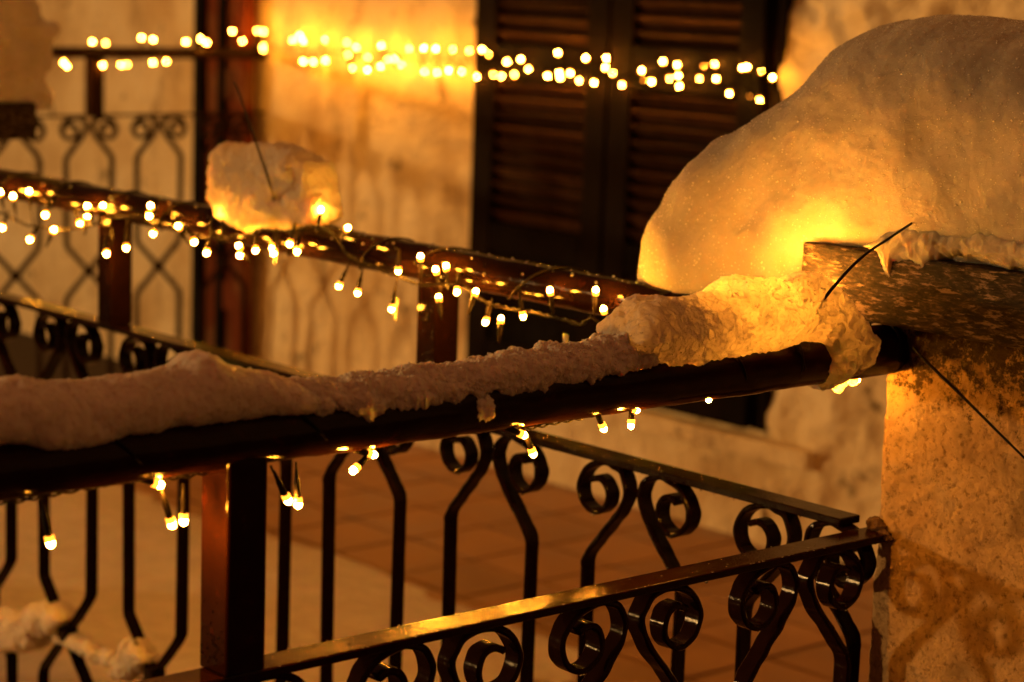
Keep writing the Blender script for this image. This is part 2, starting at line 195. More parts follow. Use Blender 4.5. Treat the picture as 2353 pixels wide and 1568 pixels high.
def mat_snow(name, scale=.022, tint=(.74, .68, .60)):
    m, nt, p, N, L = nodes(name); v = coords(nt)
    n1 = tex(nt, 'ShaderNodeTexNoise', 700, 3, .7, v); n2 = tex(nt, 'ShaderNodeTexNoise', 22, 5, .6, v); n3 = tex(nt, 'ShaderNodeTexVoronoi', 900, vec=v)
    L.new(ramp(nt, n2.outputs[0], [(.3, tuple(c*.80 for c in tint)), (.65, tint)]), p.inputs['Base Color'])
    p.inputs['Roughness'].default_value = .75; p.inputs['Specular IOR Level'].default_value = .15
    p.inputs['Subsurface Weight'].default_value = 1.0; p.inputs['Subsurface Radius'].default_value = (1.0, .62, .30)
    p.inputs['Subsurface Scale'].default_value = scale
    spark = ramp(nt, n3.outputs['Color'], [(.965, g3(0.75)), (.985, g3(.08))]); L.new(spark, p.inputs['Roughness'])
    b1 = bump(nt, n1.outputs[0], .0010, .6); b2 = bump(nt, n3.outputs['Distance'], .0012, .6, b1)
    L.new(b2, p.inputs['Normal']); return m
def glowing(m, f=.5):
    nt = m.node_tree; p = nt.nodes['Principled BSDF']; out = nt.nodes['Material Output']
    t = nt.nodes.new('ShaderNodeBsdfTranslucent'); t.inputs[0].default_value = (.95, .82, .62, 1)
    mx = nt.nodes.new('ShaderNodeMixShader'); mx.inputs[0].default_value = f
    for l in list(out.inputs[0].links): nt.links.remove(l)
    nt.links.new(p.outputs[0], mx.inputs[1]); nt.links.new(t.outputs[0], mx.inputs[2]); nt.links.new(mx.outputs[0], out.inputs[0])
    n = tex(nt, 'ShaderNodeTexNoise', 60, 5, .65, coords(nt)); nt.links.new(ramp(nt, n.outputs[0], [(.3, g3(f*.55)), (.7, g3(min(1, f*1.4)))]), mx.inputs[0])
    nt.links.new(p.inputs['Normal'].links[0].from_socket, t.inputs['Normal']); return m
def mat_simple(name, col, rough=.5, coat=0.0, bumps=None, emit=None, estr=0, spec=.5):
    m, nt, p, N, L = nodes(name); p.inputs['Base Color'].default_value = (*col, 1); p.inputs['Roughness'].default_value = rough
    p.inputs['Coat Weight'].default_value = coat; p.inputs['Coat Roughness'].default_value = .1; p.inputs['Specular IOR Level'].default_value = spec
    if bumps:
        n = tex(nt, 'ShaderNodeTexNoise', bumps[0], 4, .6, coords(nt)); L.new(bump(nt, n.outputs[0], bumps[1], .7), p.inputs['Normal'])
    if emit: p.inputs['Emission Color'].default_value = (*emit, 1); p.inputs['Emission Strength'].default_value = estr
    return m
def mat_wall():
    m, nt, p, N, L = nodes('house_plaster'); v = coords(nt)
    a = tex(nt, 'ShaderNodeTexNoise', 2.3, 6, .62, v); b = tex(nt, 'ShaderNodeTexNoise', 9, 6, .7, v); c = tex(nt, 'ShaderNodeTexNoise', 38, 5, .65, v)
    vs = coords(nt, (1, 1, .35)); d = tex(nt, 'ShaderNodeTexNoise', 7, 5, .7, vs)
    base = ramp(nt, a.outputs[0], [(.34, (.60, .46, .26)), (.5, (.80, .69, .46)), (.66, (.86, .78, .58))])
    st = ramp(nt, d.outputs[0], [(.56, g3(0)), (.70, g3(.7))]); base = mixc(nt, st, base, (.34, .24, .13))
    st2 = ramp(nt, b.outputs[0], [(.60, g3(0)), (.68, g3(.85))]); base = mixc(nt, st2, base, (.15, .11, .06))
    L.new(base, p.inputs['Base Color']); p.inputs['Roughness'].default_value = .9; p.inputs['Specular IOR Level'].default_value = .08
    b1 = bump(nt, c.outputs[0], .012, .6); b2 = bump(nt, b.outputs[0], .06, .6, b1); b3 = bump(nt, a.outputs[0], .10, .4, b2)
    L.new(b3, p.inputs['Normal']); return m
def mat_pillar():
    m, nt, p, N, L = nodes('pillar_plaster'); v = coords(nt)
    a = tex(nt, 'ShaderNodeTexNoise', 9, 6, .65, v); b = tex(nt, 'ShaderNodeTexNoise', 120, 6, .72, v); c = tex(nt, 'ShaderNodeTexNoise', 330, 4, .7, v)
    base = ramp(nt, a.outputs[0], [(.32, (.52, .31, .13)), (.55, (.72, .49, .25)), (.72, (.78, .60, .38))])
    pits = ramp(nt, b.outputs[0], [(.36, (.20, .11, .04)), (.47, (1, 1, 1))]); base = mixc(nt, .6, base, pits, 'MULTIPLY')
    # black mould, thick under the cap stone and running down the far edge
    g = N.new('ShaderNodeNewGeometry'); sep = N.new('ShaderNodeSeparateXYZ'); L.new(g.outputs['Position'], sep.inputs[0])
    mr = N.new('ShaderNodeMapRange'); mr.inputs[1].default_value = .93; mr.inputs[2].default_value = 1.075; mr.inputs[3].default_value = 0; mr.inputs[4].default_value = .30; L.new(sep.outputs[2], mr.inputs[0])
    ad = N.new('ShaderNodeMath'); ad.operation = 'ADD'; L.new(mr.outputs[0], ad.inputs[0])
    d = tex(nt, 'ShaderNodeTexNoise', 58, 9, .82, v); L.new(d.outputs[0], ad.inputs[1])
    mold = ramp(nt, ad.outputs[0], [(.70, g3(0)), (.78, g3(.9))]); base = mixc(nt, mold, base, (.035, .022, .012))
    e = tex(nt, 'ShaderNodeTexNoise', 5.5, 4, .6, v); base = mixc(nt, ramp(nt, e.outputs[0], [(.55, g3(0)), (.68, g3(.55))]), base, (.16, .11, .06))
    L.new(base, p.inputs['Base Color']); p.inputs['Roughness'].default_value = .88; p.inputs['Specular IOR Level'].default_value = .25
    vo = tex(nt, 'ShaderNodeTexVoronoi', 26, vec=v); vo.feature = 'DISTANCE_TO_EDGE'
    wv = N.new('ShaderNodeMixRGB'); wv.inputs[0].default_value = .06; L.new(v, wv.inputs[1]); L.new(b.outputs['Color'], wv.inputs[2]); L.new(wv.outputs[0], vo.inputs['Vector'])
    crack = ramp(nt, vo.outputs['Distance'], [(.0, g3(0)), (.035, g3(1))])
    b1 = bump(nt, c.outputs[0], .0035, 1.0); b2 = bump(nt, b.outputs[0], .013, 1.0, b1); b3 = bump(nt, crack, .003, .7, b2)
    L.new(b3, p.inputs['Normal']); return m
def mat_granite():
    m, nt, p, N, L = nodes('granite'); v = coords(nt, (1, .45, 1.6)); v2 = coords(nt, (1, .42, 1.9), (.10, 0, 0))
    a = tex(nt, 'ShaderNodeTexNoise', 120, 7, .72, v, Distortion=.8); b = tex(nt, 'ShaderNodeTexNoise', 105, 5, .6, v2); c = tex(nt, 'ShaderNodeTexNoise', 400, 3, .6, v)
    base = ramp(nt, a.outputs[0], [(.40, (.008, .007, .006)), (.54, (.030, .021, .015)), (.66, (.10, .066, .043))])
    sp = ramp(nt, b.outputs[0], [(.55, g3(0)), (.62, g3(1))]); base = mixc(nt, sp, base, (.16, .115, .08))
    dk = ramp(nt, tex(nt, 'ShaderNodeTexNoise', 120, 6, .75, v2).outputs[0], [(.38, g3(.9)), (.48, g3(0))]); base = mixc(nt, dk, base, (.012, .012, .012))
    L.new(base, p.inputs['Base Color']); p.inputs['Roughness'].default_value = .7; p.inputs['Specular IOR Level'].default_value = .06
    L.new(bump(nt, c.outputs[0], .001, .6, bump(nt, a.outputs[0], .002, .4)), p.inputs['Normal']); return m
def mat_tile():
    m, nt, p, N, L = nodes('terracotta_tile'); v = coords(nt)
    oi = N.new('ShaderNodeObjectInfo')
    a = tex(nt, 'ShaderNodeTexNoise', 6, 5, .6, v); b = tex(nt, 'ShaderNodeTexNoise', 60, 4, .6, v)
    base = ramp(nt, a.outputs[0], [(.3, (.32, .17, .08)), (.6, (.46, .26, .13)), (.8, (.54, .33, .18))])
    tone = ramp(nt, oi.outputs['Random'], [(0, g3(.82)), (1, g3(1.0))]); base = mixc(nt, 1.0, base, tone, 'MULTIPLY')
    L.new(base, p.inputs['Base Color']); L.new(ramp(nt, a.outputs[0], [(.35, g3(.35)), (.65, g3(.6))]), p.inputs['Roughness'])
    L.new(bump(nt, b.outputs[0], .002, .5), p.inputs['Normal']); return m
def mat_wood(name, base):
    m, nt, p, N, L = nodes(name); v = coords(nt, (1, 6, .6)); a = tex(nt, 'ShaderNodeTexNoise', 14, 6, .65, v); b = tex(nt, 'ShaderNodeTexNoise', 5, 5, .6, coords(nt))
    c = ramp(nt, a.outputs[0], [(.3, tuple(x*.5 for x in base)), (.7, tuple(x*1.35 for x in base))])
    c = mixc(nt, ramp(nt, b.outputs[0], [(.5, g3(0)), (.72, g3(.65))]), c, (base[0]*1.7, base[0]*1.05, base[0]*.55))
    oi = N.new('ShaderNodeObjectInfo'); c = mixc(nt, 1.0, c, ramp(nt, oi.outputs['Random'], [(0, g3(.35)), (1, g3(1.0))]), 'MULTIPLY')
    L.new(c, p.inputs['Base Color']); L.new(ramp(nt, b.outputs[0], [(.3, g3(.6)), (.7, g3(.85))]), p.inputs['Roughness'])
    p.inputs['Specular IOR Level'].default_value = .05
    L.new(bump(nt, a.outputs[0], .003, .6), p.inputs['Normal']); return m
IRON = mat_iron('painted_iron'); IRON_MID = mat_iron('wet_frosted_iron', (.0065, .0023, .0012), .0); IRON_FAR = mat_iron('weathered_iron', (.020, .009, .005), .0)
SNOW = mat_snow('snow'); SNOW_SMALL = mat_snow('packed_snow', .013); SNOW_GROUND = mat_snow('ground_snow_surface', .02, (.92, .86, .78)); SNOW_PILE = mat_snow('shaded_snow', .035, (.37, .33, .28)); SNOW_GLOW = glowing(mat_snow('wet_snow', .03, (.70, .64, .56)), .30)  # the pile's darker tint puts its shade into the snow colour
WALL, PILLAR, GRANITE, TILE = mat_wall(), mat_pillar(), mat_granite(), mat_tile()
WOOD = mat_wood('dark_shutter_wood', (.007, .0028, .0014)); WOOD_SLAT = mat_wood('lit_slat_wood', (.060, .026, .013)); WOOD_RED = mat_wood('reddish_varnished_wood', (.22, .05, .015))  # slat colour is lightened to paint in the lamplight they catch
CABLE = mat_simple('cable_rubber', (.006, .004, .003), .5, 0, (300, .0006), spec=.08); TIE = mat_simple('black_nylon', (.005, .004, .004), .45, 0, (500, .0004), spec=.10)
BULB = mat_simple('lit_bulb', (1, .8, .5), .3, emit=(1.0, .34, .019), estr=1800); BULB_FAINT = mat_simple('lit_bulb_faint', (1, .8, .5), .3, emit=(1.0, .35, .026), estr=420)
COLLAR = mat_simple('amber_bloom_collar', (.8, .4, .1), .3, emit=(1.0, .30, .02), estr=5)  # glowing collar, added to imitate the amber bloom around each bulb
BULB_FAR = mat_simple('lit_bulb_far', (1, .8, .5), .3, emit=(1.0, .34, .022), estr=1150)
BULB_IN = mat_simple('lit_bulb_in_snow', (1, .8, .5), .3, emit=(1.0, .35, .026), estr=620)
BULB_HOT = mat_simple('lit_bulb_bright', (1, .8, .5), .3, emit=(1.0, .34, .026), estr=4300)
GROUT = mat_simple('grout', (.03, .018, .010), .8, bumps=(80, .003)); CEMENT = mat_simple('rusty_cement', (.07, .035, .015), .9, bumps=(160, .006))
m, nt, p, N, L = nodes('water'); p.inputs['Base Color'].default_value = (1, 1, 1, 1); p.inputs['Roughness'].default_value = .02; p.inputs['IOR'].default_value = 1.33; p.inputs['Transmission Weight'].default_value = 1.0; WATER = m
m, nt, p, N, L = nodes('rough_ice'); p.inputs['Base Color'].default_value = (.95, .93, .9, 1); p.inputs['Roughness'].default_value = .18; p.inputs['IOR'].default_value = 1.31; p.inputs['Transmission Weight'].default_value = .75
p.inputs['Subsurface Weight'].default_value = .4; p.inputs['Subsurface Radius'].default_value = (1, .6, .3); p.inputs['Subsurface Scale'].default_value = .01
L.new(bump(nt, tex(nt, 'ShaderNodeTexNoise', 260, 4, .6, coords(nt)).outputs[0], .003, .9), p.inputs['Normal']); ICE = m

# ------------------------------------------------------------------ setting: terrace floor with tiles, snow on it
def flat(name, x0, x1, y0, y1, z0, z1, mat, kind='structure'):
    o = box(name, x0, x1, y0, y1, z0, z1, mat); o['kind'] = kind; return o
floor = flat('floor', -14, 9, -12, 14, -.3, -.006, GROUT)
TS = .25
V, F = boxv(-TS/2+.006, TS/2-.006, -TS/2+.006, TS/2-.006, -.006, .0, .0015)
tile_me = mesh('tile', V, F, TILE)
for i in range(-2, 3):
    for j in range(-14, 9):
        for_x = 3.53+TS/2+i*TS; for_y = 3.86+TS/2+j*TS
        if for_x > 4.27-.05: continue
        t = link('tile', tile_me, floor, loc=(for_x, for_y, rnd.uniform(-.0008, .0012)))
        t.rotation_euler = (rnd.uniform(-.004, .004), rnd.uniform(-.004, .004), rnd.uniform(-.004, .004))
for i in range(-7, -2):
    for j in range(-12, -2):
        t = link('tile', tile_me, floor, loc=(3.53+TS/2+i*TS, 3.86+TS/2+j*TS, rnd.uniform(-.0008, .0012)))
# ground snow sheet: thick on the near left part, fading at a ragged edge
nx, ny = 150, 220
X, Y = np.meshgrid(np.linspace(-2.5, 3.7, nx), np.linspace(.5, 7.5, ny), indexing='ij')
P2 = np.stack([X.ravel(), Y.ravel(), np.zeros(nx*ny)], 1)
edge = np.minimum(3.20-P2[:, 0], (P2[:, 1]-3.30)*1.0) + .14*fbm(P2, .6, 4, 5) + .03*fbm(P2, .08, 3, 6)
h = np.clip(edge/.35, 0, 1)**.6*.055 + .012*fbm(P2, .25, 4, 8)*np.clip(edge/.2, 0, 1) + .004*fbm(P2, .05, 3, 3)*np.clip(edge/.1, 0, 1)
P2[:, 2] = np.where(edge > 0, h+.003, -.02)
go = mobj('ground_snow', P2, gridfaces(nx, ny)[:, ::-1], SNOW_GROUND, smooth=True); go['kind'] = 'structure'

# ------------------------------------------------------------------ house wall with its sill
xW = 4.27
house = empty('house_wall', (xW, 5, 0), 'stained cream plaster house wall behind the railings, with shutters and lights on it', 'wall')
def wall_piece(y0, y1, z0, z1, rough=.010, res=.03, fine=.8):
    n1, n2 = max(2, int((y1-y0)/res)), max(2, int((z1-z0)/res))
    A, B = np.meshgrid(np.linspace(y0, y1, n1), np.linspace(z0, z1, n2), indexing='ij')
    V = np.stack([np.full(A.size, xW), A.ravel(), B.ravel()], 1)
    V[:, 0] += rough*fbm(V, .35, 5, 11)+rough*fine*fbm(V, .10, 4, 12)
    return V, gridfaces(n1, n2)
V, F = wall_piece(-1, 3.81, 0, 3.2, .034, .012, 1.7); F = F[:, ::-1]
mobj('wall_surface', V, F, WALL, house, True)
V, F = wall_piece(3.81, 5.02, 0, .302, .008); mobj('wall_surface', V, F[:, ::-1], WALL, house, True)
V, F = wall_piece(3.81, 5.02, 2.3, 4.2, .008); mobj('wall_surface', V, F[:, ::-1], WALL, house, True)
V, F = wall_piece(5.02, 12, 0, 4.2, .010); mobj('wall_surface', V, F[:, ::-1], WALL, house, True)
box('wall_core', xW+.05, xW+.4, -6, 12, 0, 4.2, WALL, house)
V, F = boxv(xW-.055, xW+.02, 3.62, 5.15, .235, .285, .006); mobj('sill', V, F, WALL, house)
box('reveal', xW-.012, xW+.05, 3.805, 3.845, .302, 2.3, WOOD, house); box('reveal', xW-.012, xW+.05, 4.99, 5.022, .302, 2.3, WOOD, house)

def shutter(y0, y1, z0, z1, label, xo=-.02, ztop=1.235):
    w = y1-y0; s = empty('window_shutter', (xW+xo, (y0+y1)/2, z0), label, 'shutter', 'wooden shutters on the house wall')
    st = .085; x0, x1 = xW+xo-.02, xW+xo+.02
    box('stile', x0, x1, y0, y0+st, z0, z1, WOOD, s, .004); box('stile', x0, x1, y1-st, y1, z0, z1, WOOD, s, .004)
    rails = [(z0, z0+.09), (.66, .74), (1.165, ztop+.03), (z1-.09, z1)]
    for a, b in rails: box('crossrail', x0+.002, x1-.002, y0+st+.001, y1-st-.001, a, b, WOOD, s, .003)
    box('lower_panel', x0+.012, x1-.012, y0+st, y1-st, z0+.09, .66, WOOD, s, .002)
    V, F = boxv(-.003, .003, -(w/2-st)+.002, (w/2-st)-.002, -.021, .021, .0015)
    V = [(x*math.cos(.72)-z*math.sin(.72), y, x*math.sin(.72)+z*math.cos(.72)) for x, y, z in V]
    me = mesh('slat', V, F, WOOD_SLAT)
    for a, b in ((.74, 1.165), (ztop+.03, z1-.09)):
        z = a+.022
        while z < b-.01:
            sl = link('slat', me, s, loc=(xW+xo, (y0+y1)/2, z)); sl.rotation_euler = (rnd.uniform(-.006, .006), rnd.uniform(-.10, .10), 0); z += .0415
    box('backing', xW+.028, xW+.034, y0, y1, z0, z1, WOOD, s)
shutter(4.425, 4.985, .304, 2.29, 'dark brown louvred shutter leaf at the left, beside the yellow lit plaster')
shutter(3.850, 4.415, .304, 2.29, 'dark brown louvred shutter leaf at the right, its lower corner above the pale sill', ztop=1.255)
# tall wooden door leaf standing open past the far railing end
dl = empty('door_leaf', (4.2, 6.3, 0), 'tall reddish brown wooden door leaf at the far railing end, left of the bright wall', 'door')
box('panel', 4.225, 4.262, 6.19, 6.40, .02, 2.4, WOOD_RED, dl, .003); box('stile', 4.205, 4.245, 6.402, 6.455, .02, 2.4, WOOD, dl, .006)
box('stile', 4.200, 4.245, 6.135, 6.188, .02, 2.4, WOOD_RED, dl, .006)
box('moulding', 4.208, 4.222, 6.27, 6.31, .02, 2.4, WOOD, dl, .003)
for z in (.30, 1.02, 1.9): box('crossrail', 4.212, 4.224, 6.19, 6.268, z, z+.10, WOOD_RED, dl, .003)

# ------------------------------------------------------------------ stone pillars with granite caps
def pillar(x0, x1, y0, y1, zt, label, dense=True):
    pl = empty('stone_pillar', ((x0+x1)/2, (y0+y1)/2, 0), label, 'pillar')
    # perimeter, counter-clockwise from above, dense on the faces in view
    def seg(a, b, n): return [tuple(np.array(a)+(np.array(b)-np.array(a))*k/n) for k in range(n)]
    rr = .012
    if dense:
        pts = seg((x0, max(y0, .95)), (x0, y0), 8)[::-1] if y0 < .95 else []
    pts = []
    pts += seg((x0, y1-rr), (x0, y0+.0), 260 if dense else 40)
    pts += seg((x0, y0), (x1, y0), 60 if dense else 40)
    pts += seg((x1, y0), (x1, y1), 40)
    pts += seg((x1, y1), (x0+rr, y1), 90 if dense else 30)
    for k in range(8):
        a = math.pi/2+math.pi/2*k/8; pts.append((x0+rr+rr*math.cos(a), y1-rr+rr*math.sin(a)))
    P = np.array(pts); n = len(P)
    zs = np.concatenate([np.linspace(0, .5, 40 if dense else 20, endpoint=False), np.linspace(.5, zt, 300 if dense else 50)])
    V = np.stack([np.tile(P[:, 0], len(zs)), np.tile(P[:, 1], len(zs)), np.repeat(zs, n)], 1)
    cx, cy = (x0+x1)/2, (y0+y1)/2
    T = np.roll(P, -1, 0)-np.roll(P, 1, 0); Nn = np.stack([-T[:, 1], T[:, 0]], 1); Nn /= np.linalg.norm(Nn, axis=1)[:, None]
    s = np.sign(np.sum(Nn*(P-np.array([cx, cy])), 1)); Nn *= s[:, None]
    NN = np.tile(Nn, (len(zs), 1))
    f1 = fbm(V, .09, 3, 21); f2 = fbm(V, .022, 4, 22, .62)
    d = .0045*f1+.0022*f2
    # flakes of plaster fallen away leave shallow steps
    fl = fbm(V, .06, 4, 23, .6); d -= .0022*(1/(1+np.exp(-(fl-.12)*60)))
    pit = np.maximum(0, vnoise(V, .006, 31)-.40)*.006+.0012*fbm(V, .011, 3, 41); d -= pit
    V[:, 0] += NN[:, 0]*d; V[:, 1] += NN[:, 1]*d
    mobj('plaster_shaft', V, gridfaces(len(zs), n, True), PILLAR, pl, True)
    return pl
p1 = pillar(1.900, 2.22, .75, 1.527, 1.093, 'rough plastered pillar where the near railing ends, under the biggest snow pile')
V, F = boxv(1.862, 2.25, .70, 1.622, 1.0945, 1.172, .004); mobj('cap_stone', V, F, GRANITE, p1)
p0 = pillar(1.90, 2.11, 4.10, 4.55, 1.093, 'distant stone pillar cut by the left frame edge, its granite cap under brownish snow', False)
V, F = boxv(1.86, 2.252, 4.03, 4.62, 1.0945, 1.170, .006); mobj('cap_stone', V, F, GRANITE, p0)

# ------------------------------------------------------------------ wrought iron railings
SCR = [(-.083, -.150), (-.0825, -.142), (-.077, -.130), (-.055, -.104), (-.032, -.078), (-.016, -.055), (-.0125, -.037), (-.022, -.018), (-.036, -.0125), (-.052, -.0105), (-.080, -.020), (-.096, -.043), (-.090, -.066), (-.070, -.0765), (-.051, -.069), (-.044, -.052), (-.050, -.037), (-.063, -.032), (-.075, -.037)]
def bar_profile(cross, foot):
    k = .082; up_ = cross+.085; dn = cross-.085
    pts = [(k, foot), (k, dn-.012), (k-.003, dn), (k-.012, dn+.012), (.012, cross-.012), (-.012, cross+.012), (-k+.012, up_-.012), (-k+.003, up_), (-k, up_+.012)]
    seg = []
    for a, b in zip(pts[:-1], pts[1:]): seg += [np.array(a)+(np.array(b)-np.array(a))*t for t in (0, .5)]
    return np.array(seg+list(catmull(SCR, 7)))
def ribbon(P, w, t, yoff=0, wob=0, seed=0):
    P = np.asarray(P); T = np.gradient(P, axis=0); T /= np.linalg.norm(T, axis=1)[:, None]+1e-9; Nn = np.stack([-T[:, 1], T[:, 0]], 1)
    V = []; n = len(P); c = t*.28
    prof = [(-t/2+c, -w/2), (t/2-c, -w/2), (t/2, -w/2+c), (t/2, w/2-c), (t/2-c, w/2), (-t/2+c, w/2), (-t/2, w/2-c), (-t/2, -w/2+c)]
    for i in range(n):
        for a, b in prof:
            q = P[i]+Nn[i]*a; V.append((q[0], b+yoff, q[1]))
    V = np.array(V)
    if wob: V += (wob*np.stack([vnoise(V, .012, seed), vnoise(V, .012, seed+1), vnoise(V, .012, seed+2)], 1))
    F = [(i*8+k, i*8+(k+1) % 8, (i+1)*8+(k+1) % 8, (i+1)*8+k) for i in range(n-1) for k in range(8)]
    F.append(tuple(range(7, -1, -1))); F.append(tuple((n-1)*8+k for k in range(8)))
    return V.tolist(), F
def railing(label, axis, line, lo, hi, zb, zr, rr, centers, posts, cross, mat, wb=.036, tb=.009, ww=.0225, tt=.0072, front=0.0, pw=.041, postoff=0.0, side=1):
    """axis 0: runs along X at y=line; axis 1: runs along Y at x=line"""
    mid = (lo+hi)/2
    R = empty('iron_railing', (mid, line, 0) if axis == 0 else (line, mid, 0), label, 'railing')
    def P3(s, d, z): return (s, line+d, z) if axis == 0 else (line-d, s, z)
    def bx(name, s0, s1, d0, d1, z0, z1, b=.0015):
        a, c = P3(s0, d0, z0), P3(s1, d1, z1)
        return box(name, min(a[0], c[0]), max(a[0], c[0]), min(a[1], c[1]), max(a[1], c[1]), z0, z1, mat, R, b)
    ns = 220; S = np.linspace(lo, hi, ns)
    V, F = tube_geo([P3(s, 0, zr) for s in S], rr, 28); V = np.array(V)
    V += .0009*np.stack([vnoise(V, .02, 3), vnoise(V, .02, 4), vnoise(V, .02, 5)], 1)
    mobj('top_rail', V, F, mat, R, True)
    bx('cross_bar', lo, hi, -wb/2, wb/2, zb-tb, zb); bx('bottom_bar', lo, hi, -wb/2, wb/2, .06, .07)
    for s in posts: bx('post', s-pw/2, s+pw/2, -pw/2+.0, pw/2, zb+.0003, zr-rr*.6, .0025)
    foot = .0703-zb; prof = bar_profile(cross-zb, foot)
    g = ribbon(prof, ww, tt, 0, .0011 if axis < 2 else 0, 9); meL = mesh('baluster', g[0], g[1], mat, 'bar')
    g = ribbon(np.array([(-a, b) for a, b in prof])[::-1], ww, tt, 0, .0011, 19)
    g = (np.array(g[0])+np.array([0, .0061, 0]) * 0, g[1]); meR = mesh('baluster', g[0], g[1], mat, 'bar')
    rot = 0 if axis == 0 else math.pi/2
    for c in centers:
        for me in (meL, meR):
            o = link('baluster', me, R, loc=P3(c, 0, zb-.0), rotz=rot)
        # little weld collar at the crossing
        w = .014; bx('collar', c-w, c+w, -ww/2-.003, ww/2+.003, cross-.013, cross+.013, .003)
    return R
A_Y = 1.521
RA = railing('near iron railing with snow on its thick top rail, ending at the rough pillar', 0, A_Y, .30, 1.915, .857, 1.0625, .0278,
        [1.770, 1.514, 1.266, 1.02, .77, .52], [1.037], .30, IRON)
RB = railing('middle iron railing wound with lights, running down from upper left to the pillar', 1, 1.880, 1.545, 4.11, .870, 1.067, .0250,
        [1.612, 1.882, 2.155, 2.432, 2.705, 2.982, 3.262, 3.54, 3.82], [2.278, 3.11, 3.94], .305, IRON_MID)
RC = railing('distant blurred iron railing that meets the house wall, pale plaster behind it', 0, 6.116, .4, 4.262, .985, 1.178, .019,
        [3.601-.2585*k for k in range(-2, 12)], [3.62, 2.55, 1.5], .487, IRON_FAR, wb=.03, tb=.008, ww=.02, tt=.013, pw=.045)
# cement and rust lump where the bars enter the pillar
def lump(name, c, r, mat, parent=None, seed=1, amp=.3, res=40, cat=None, scale=1.0):
    u = np.linspace(0, math.pi, res); v = np.linspace(0, 2*math.pi, res*2, endpoint=False); U, W = np.meshgrid(u, v, indexing='ij')
    Nn = np.stack([np.sin(U)*np.cos(W), np.sin(U)*np.sin(W), np.cos(U)], -1).reshape(-1, 3)
    V = Nn*np.array(r); f = 1+amp*fbm(V+seed*.37, min(r)*.9*scale, 5, seed, .6); V = V*f[:, None]+np.array(c)
    return mobj(name, V, gridfaces(res, res*2, True)[:, ::-1], mat, parent, True)
lump('mortar', (1.905, 1.524, .862), (.014, .014, .009), CEMENT, p1, 4, .5)
lump('mortar', (1.897, 1.512, .853), (.010, .012, .006), CEMENT, p1, 5, .6)

# ------------------------------------------------------------------ snow
def loft(name, axis, top, bot, depth_c, depth_h, mat, label, cat='snow', group=None, nu=300, nv=140, seed=1, amp=(.006, .0028, .0014), power=.75, kpow=None, skirt=.0, parent=None, coarse=.05, lean=None, plow=None, gran=0):
    """solid body following a top and a bottom profile; axis 0 along X (depth Y), axis 1 along Y (depth X)"""
    T = np.array(top); B = np.array(bot)
    T = T[np.argsort(T[:, axis])]; B = B[np.argsort(B[:, axis])]
    s0, s1 = min(T[0, axis], B[0, axis]), max(T[-1, axis], B[-1, axis])
    e = np.linspace(0, 1, nu); S = s0+(s1-s0)*(e-.035*np.sin(2*math.pi*e)*1.0)
    zt = np.interp(S, T[:, axis], T[:, 2]); zb = np.interp(S, B[:, axis], B[:, 2])
    zt = np.maximum(zt, zb+.0005)
    hh = depth_h(S, zt, zb) if callable(depth_h) else np.full(nu, depth_h)
    cc = depth_c(S) if callable(depth_c) else np.full(nu, depth_c)
    taper = np.clip(np.minimum((S-s0), (s1-S))/(.35*np.maximum(hh, .01)), 0, 1); hh = hh*np.sqrt(1-(1-taper)**2)+.0004
    af = np.linspace(0, 2*math.pi, 4001); mh, mz = float(np.mean(hh)), float(np.mean(zt-zb))/2
    xf = mh*np.sign(np.cos(af))*np.abs(np.cos(af))**(power if plow is None else np.where(np.sin(af) < 0, plow, power)); yf = mz*np.sign(np.sin(af))*np.abs(np.sin(af))**power
    arc = np.concatenate([[0], np.cumsum(np.hypot(np.diff(xf), np.diff(yf)))]); a = np.interp(np.linspace(0, arc[-1], nv, endpoint=False), arc, af)
    ca = np.sign(np.cos(a))*np.abs(np.cos(a))**(power if plow is None else np.where(np.sin(a) < 0, plow, power)); sa = np.sign(np.sin(a))*np.abs(np.sin(a))**power
    zm = (zt+zb)/2; hz = (zt-zb)/2
    Dp = cc[:, None]+hh[:, None]*ca[None, :]; Z = zm[:, None]+hz[:, None]*sa[None, :]
    if lean is not None: Dp = Dp+lean(S[:, None]+0*Z, Z)
    SS = np.repeat(S[:, None], nv, 1)
    V = np.stack([SS, Dp, Z] if axis == 0 else [Dp, SS, Z], -1).reshape(-1, 3)
    Nn = normals(V, nu, nv, True)
    cen = np.stack([SS, cc[:, None]+0*Z, zm[:, None]+0*Z] if axis == 0 else [cc[:, None]+0*Z, SS, zm[:, None]+0*Z], -1).reshape(-1, 3)
    flip = np.sum(Nn*(V-cen), 1).mean() < 0
    if flip: Nn = -Nn
    d = amp[0]*fbm(V, coarse, 3, seed)+amp[1]*fbm(V, .014, 3, seed+40)+amp[2]*fbm(V, .0045, 2, seed+80)
    if gran: d = d+gran*(.55-np.abs(fbm(V, .0085, 2, seed+120))*2.2)
    V = V+Nn*d[:, None]
    F = gridfaces(nu, nv, True)
    if not flip: F = F[:, ::-1]
    F = F[:, ::-1]
    o = mobj(name, V, F, mat, parent, True)
    if label: meta(o, label, cat, group)
    return o
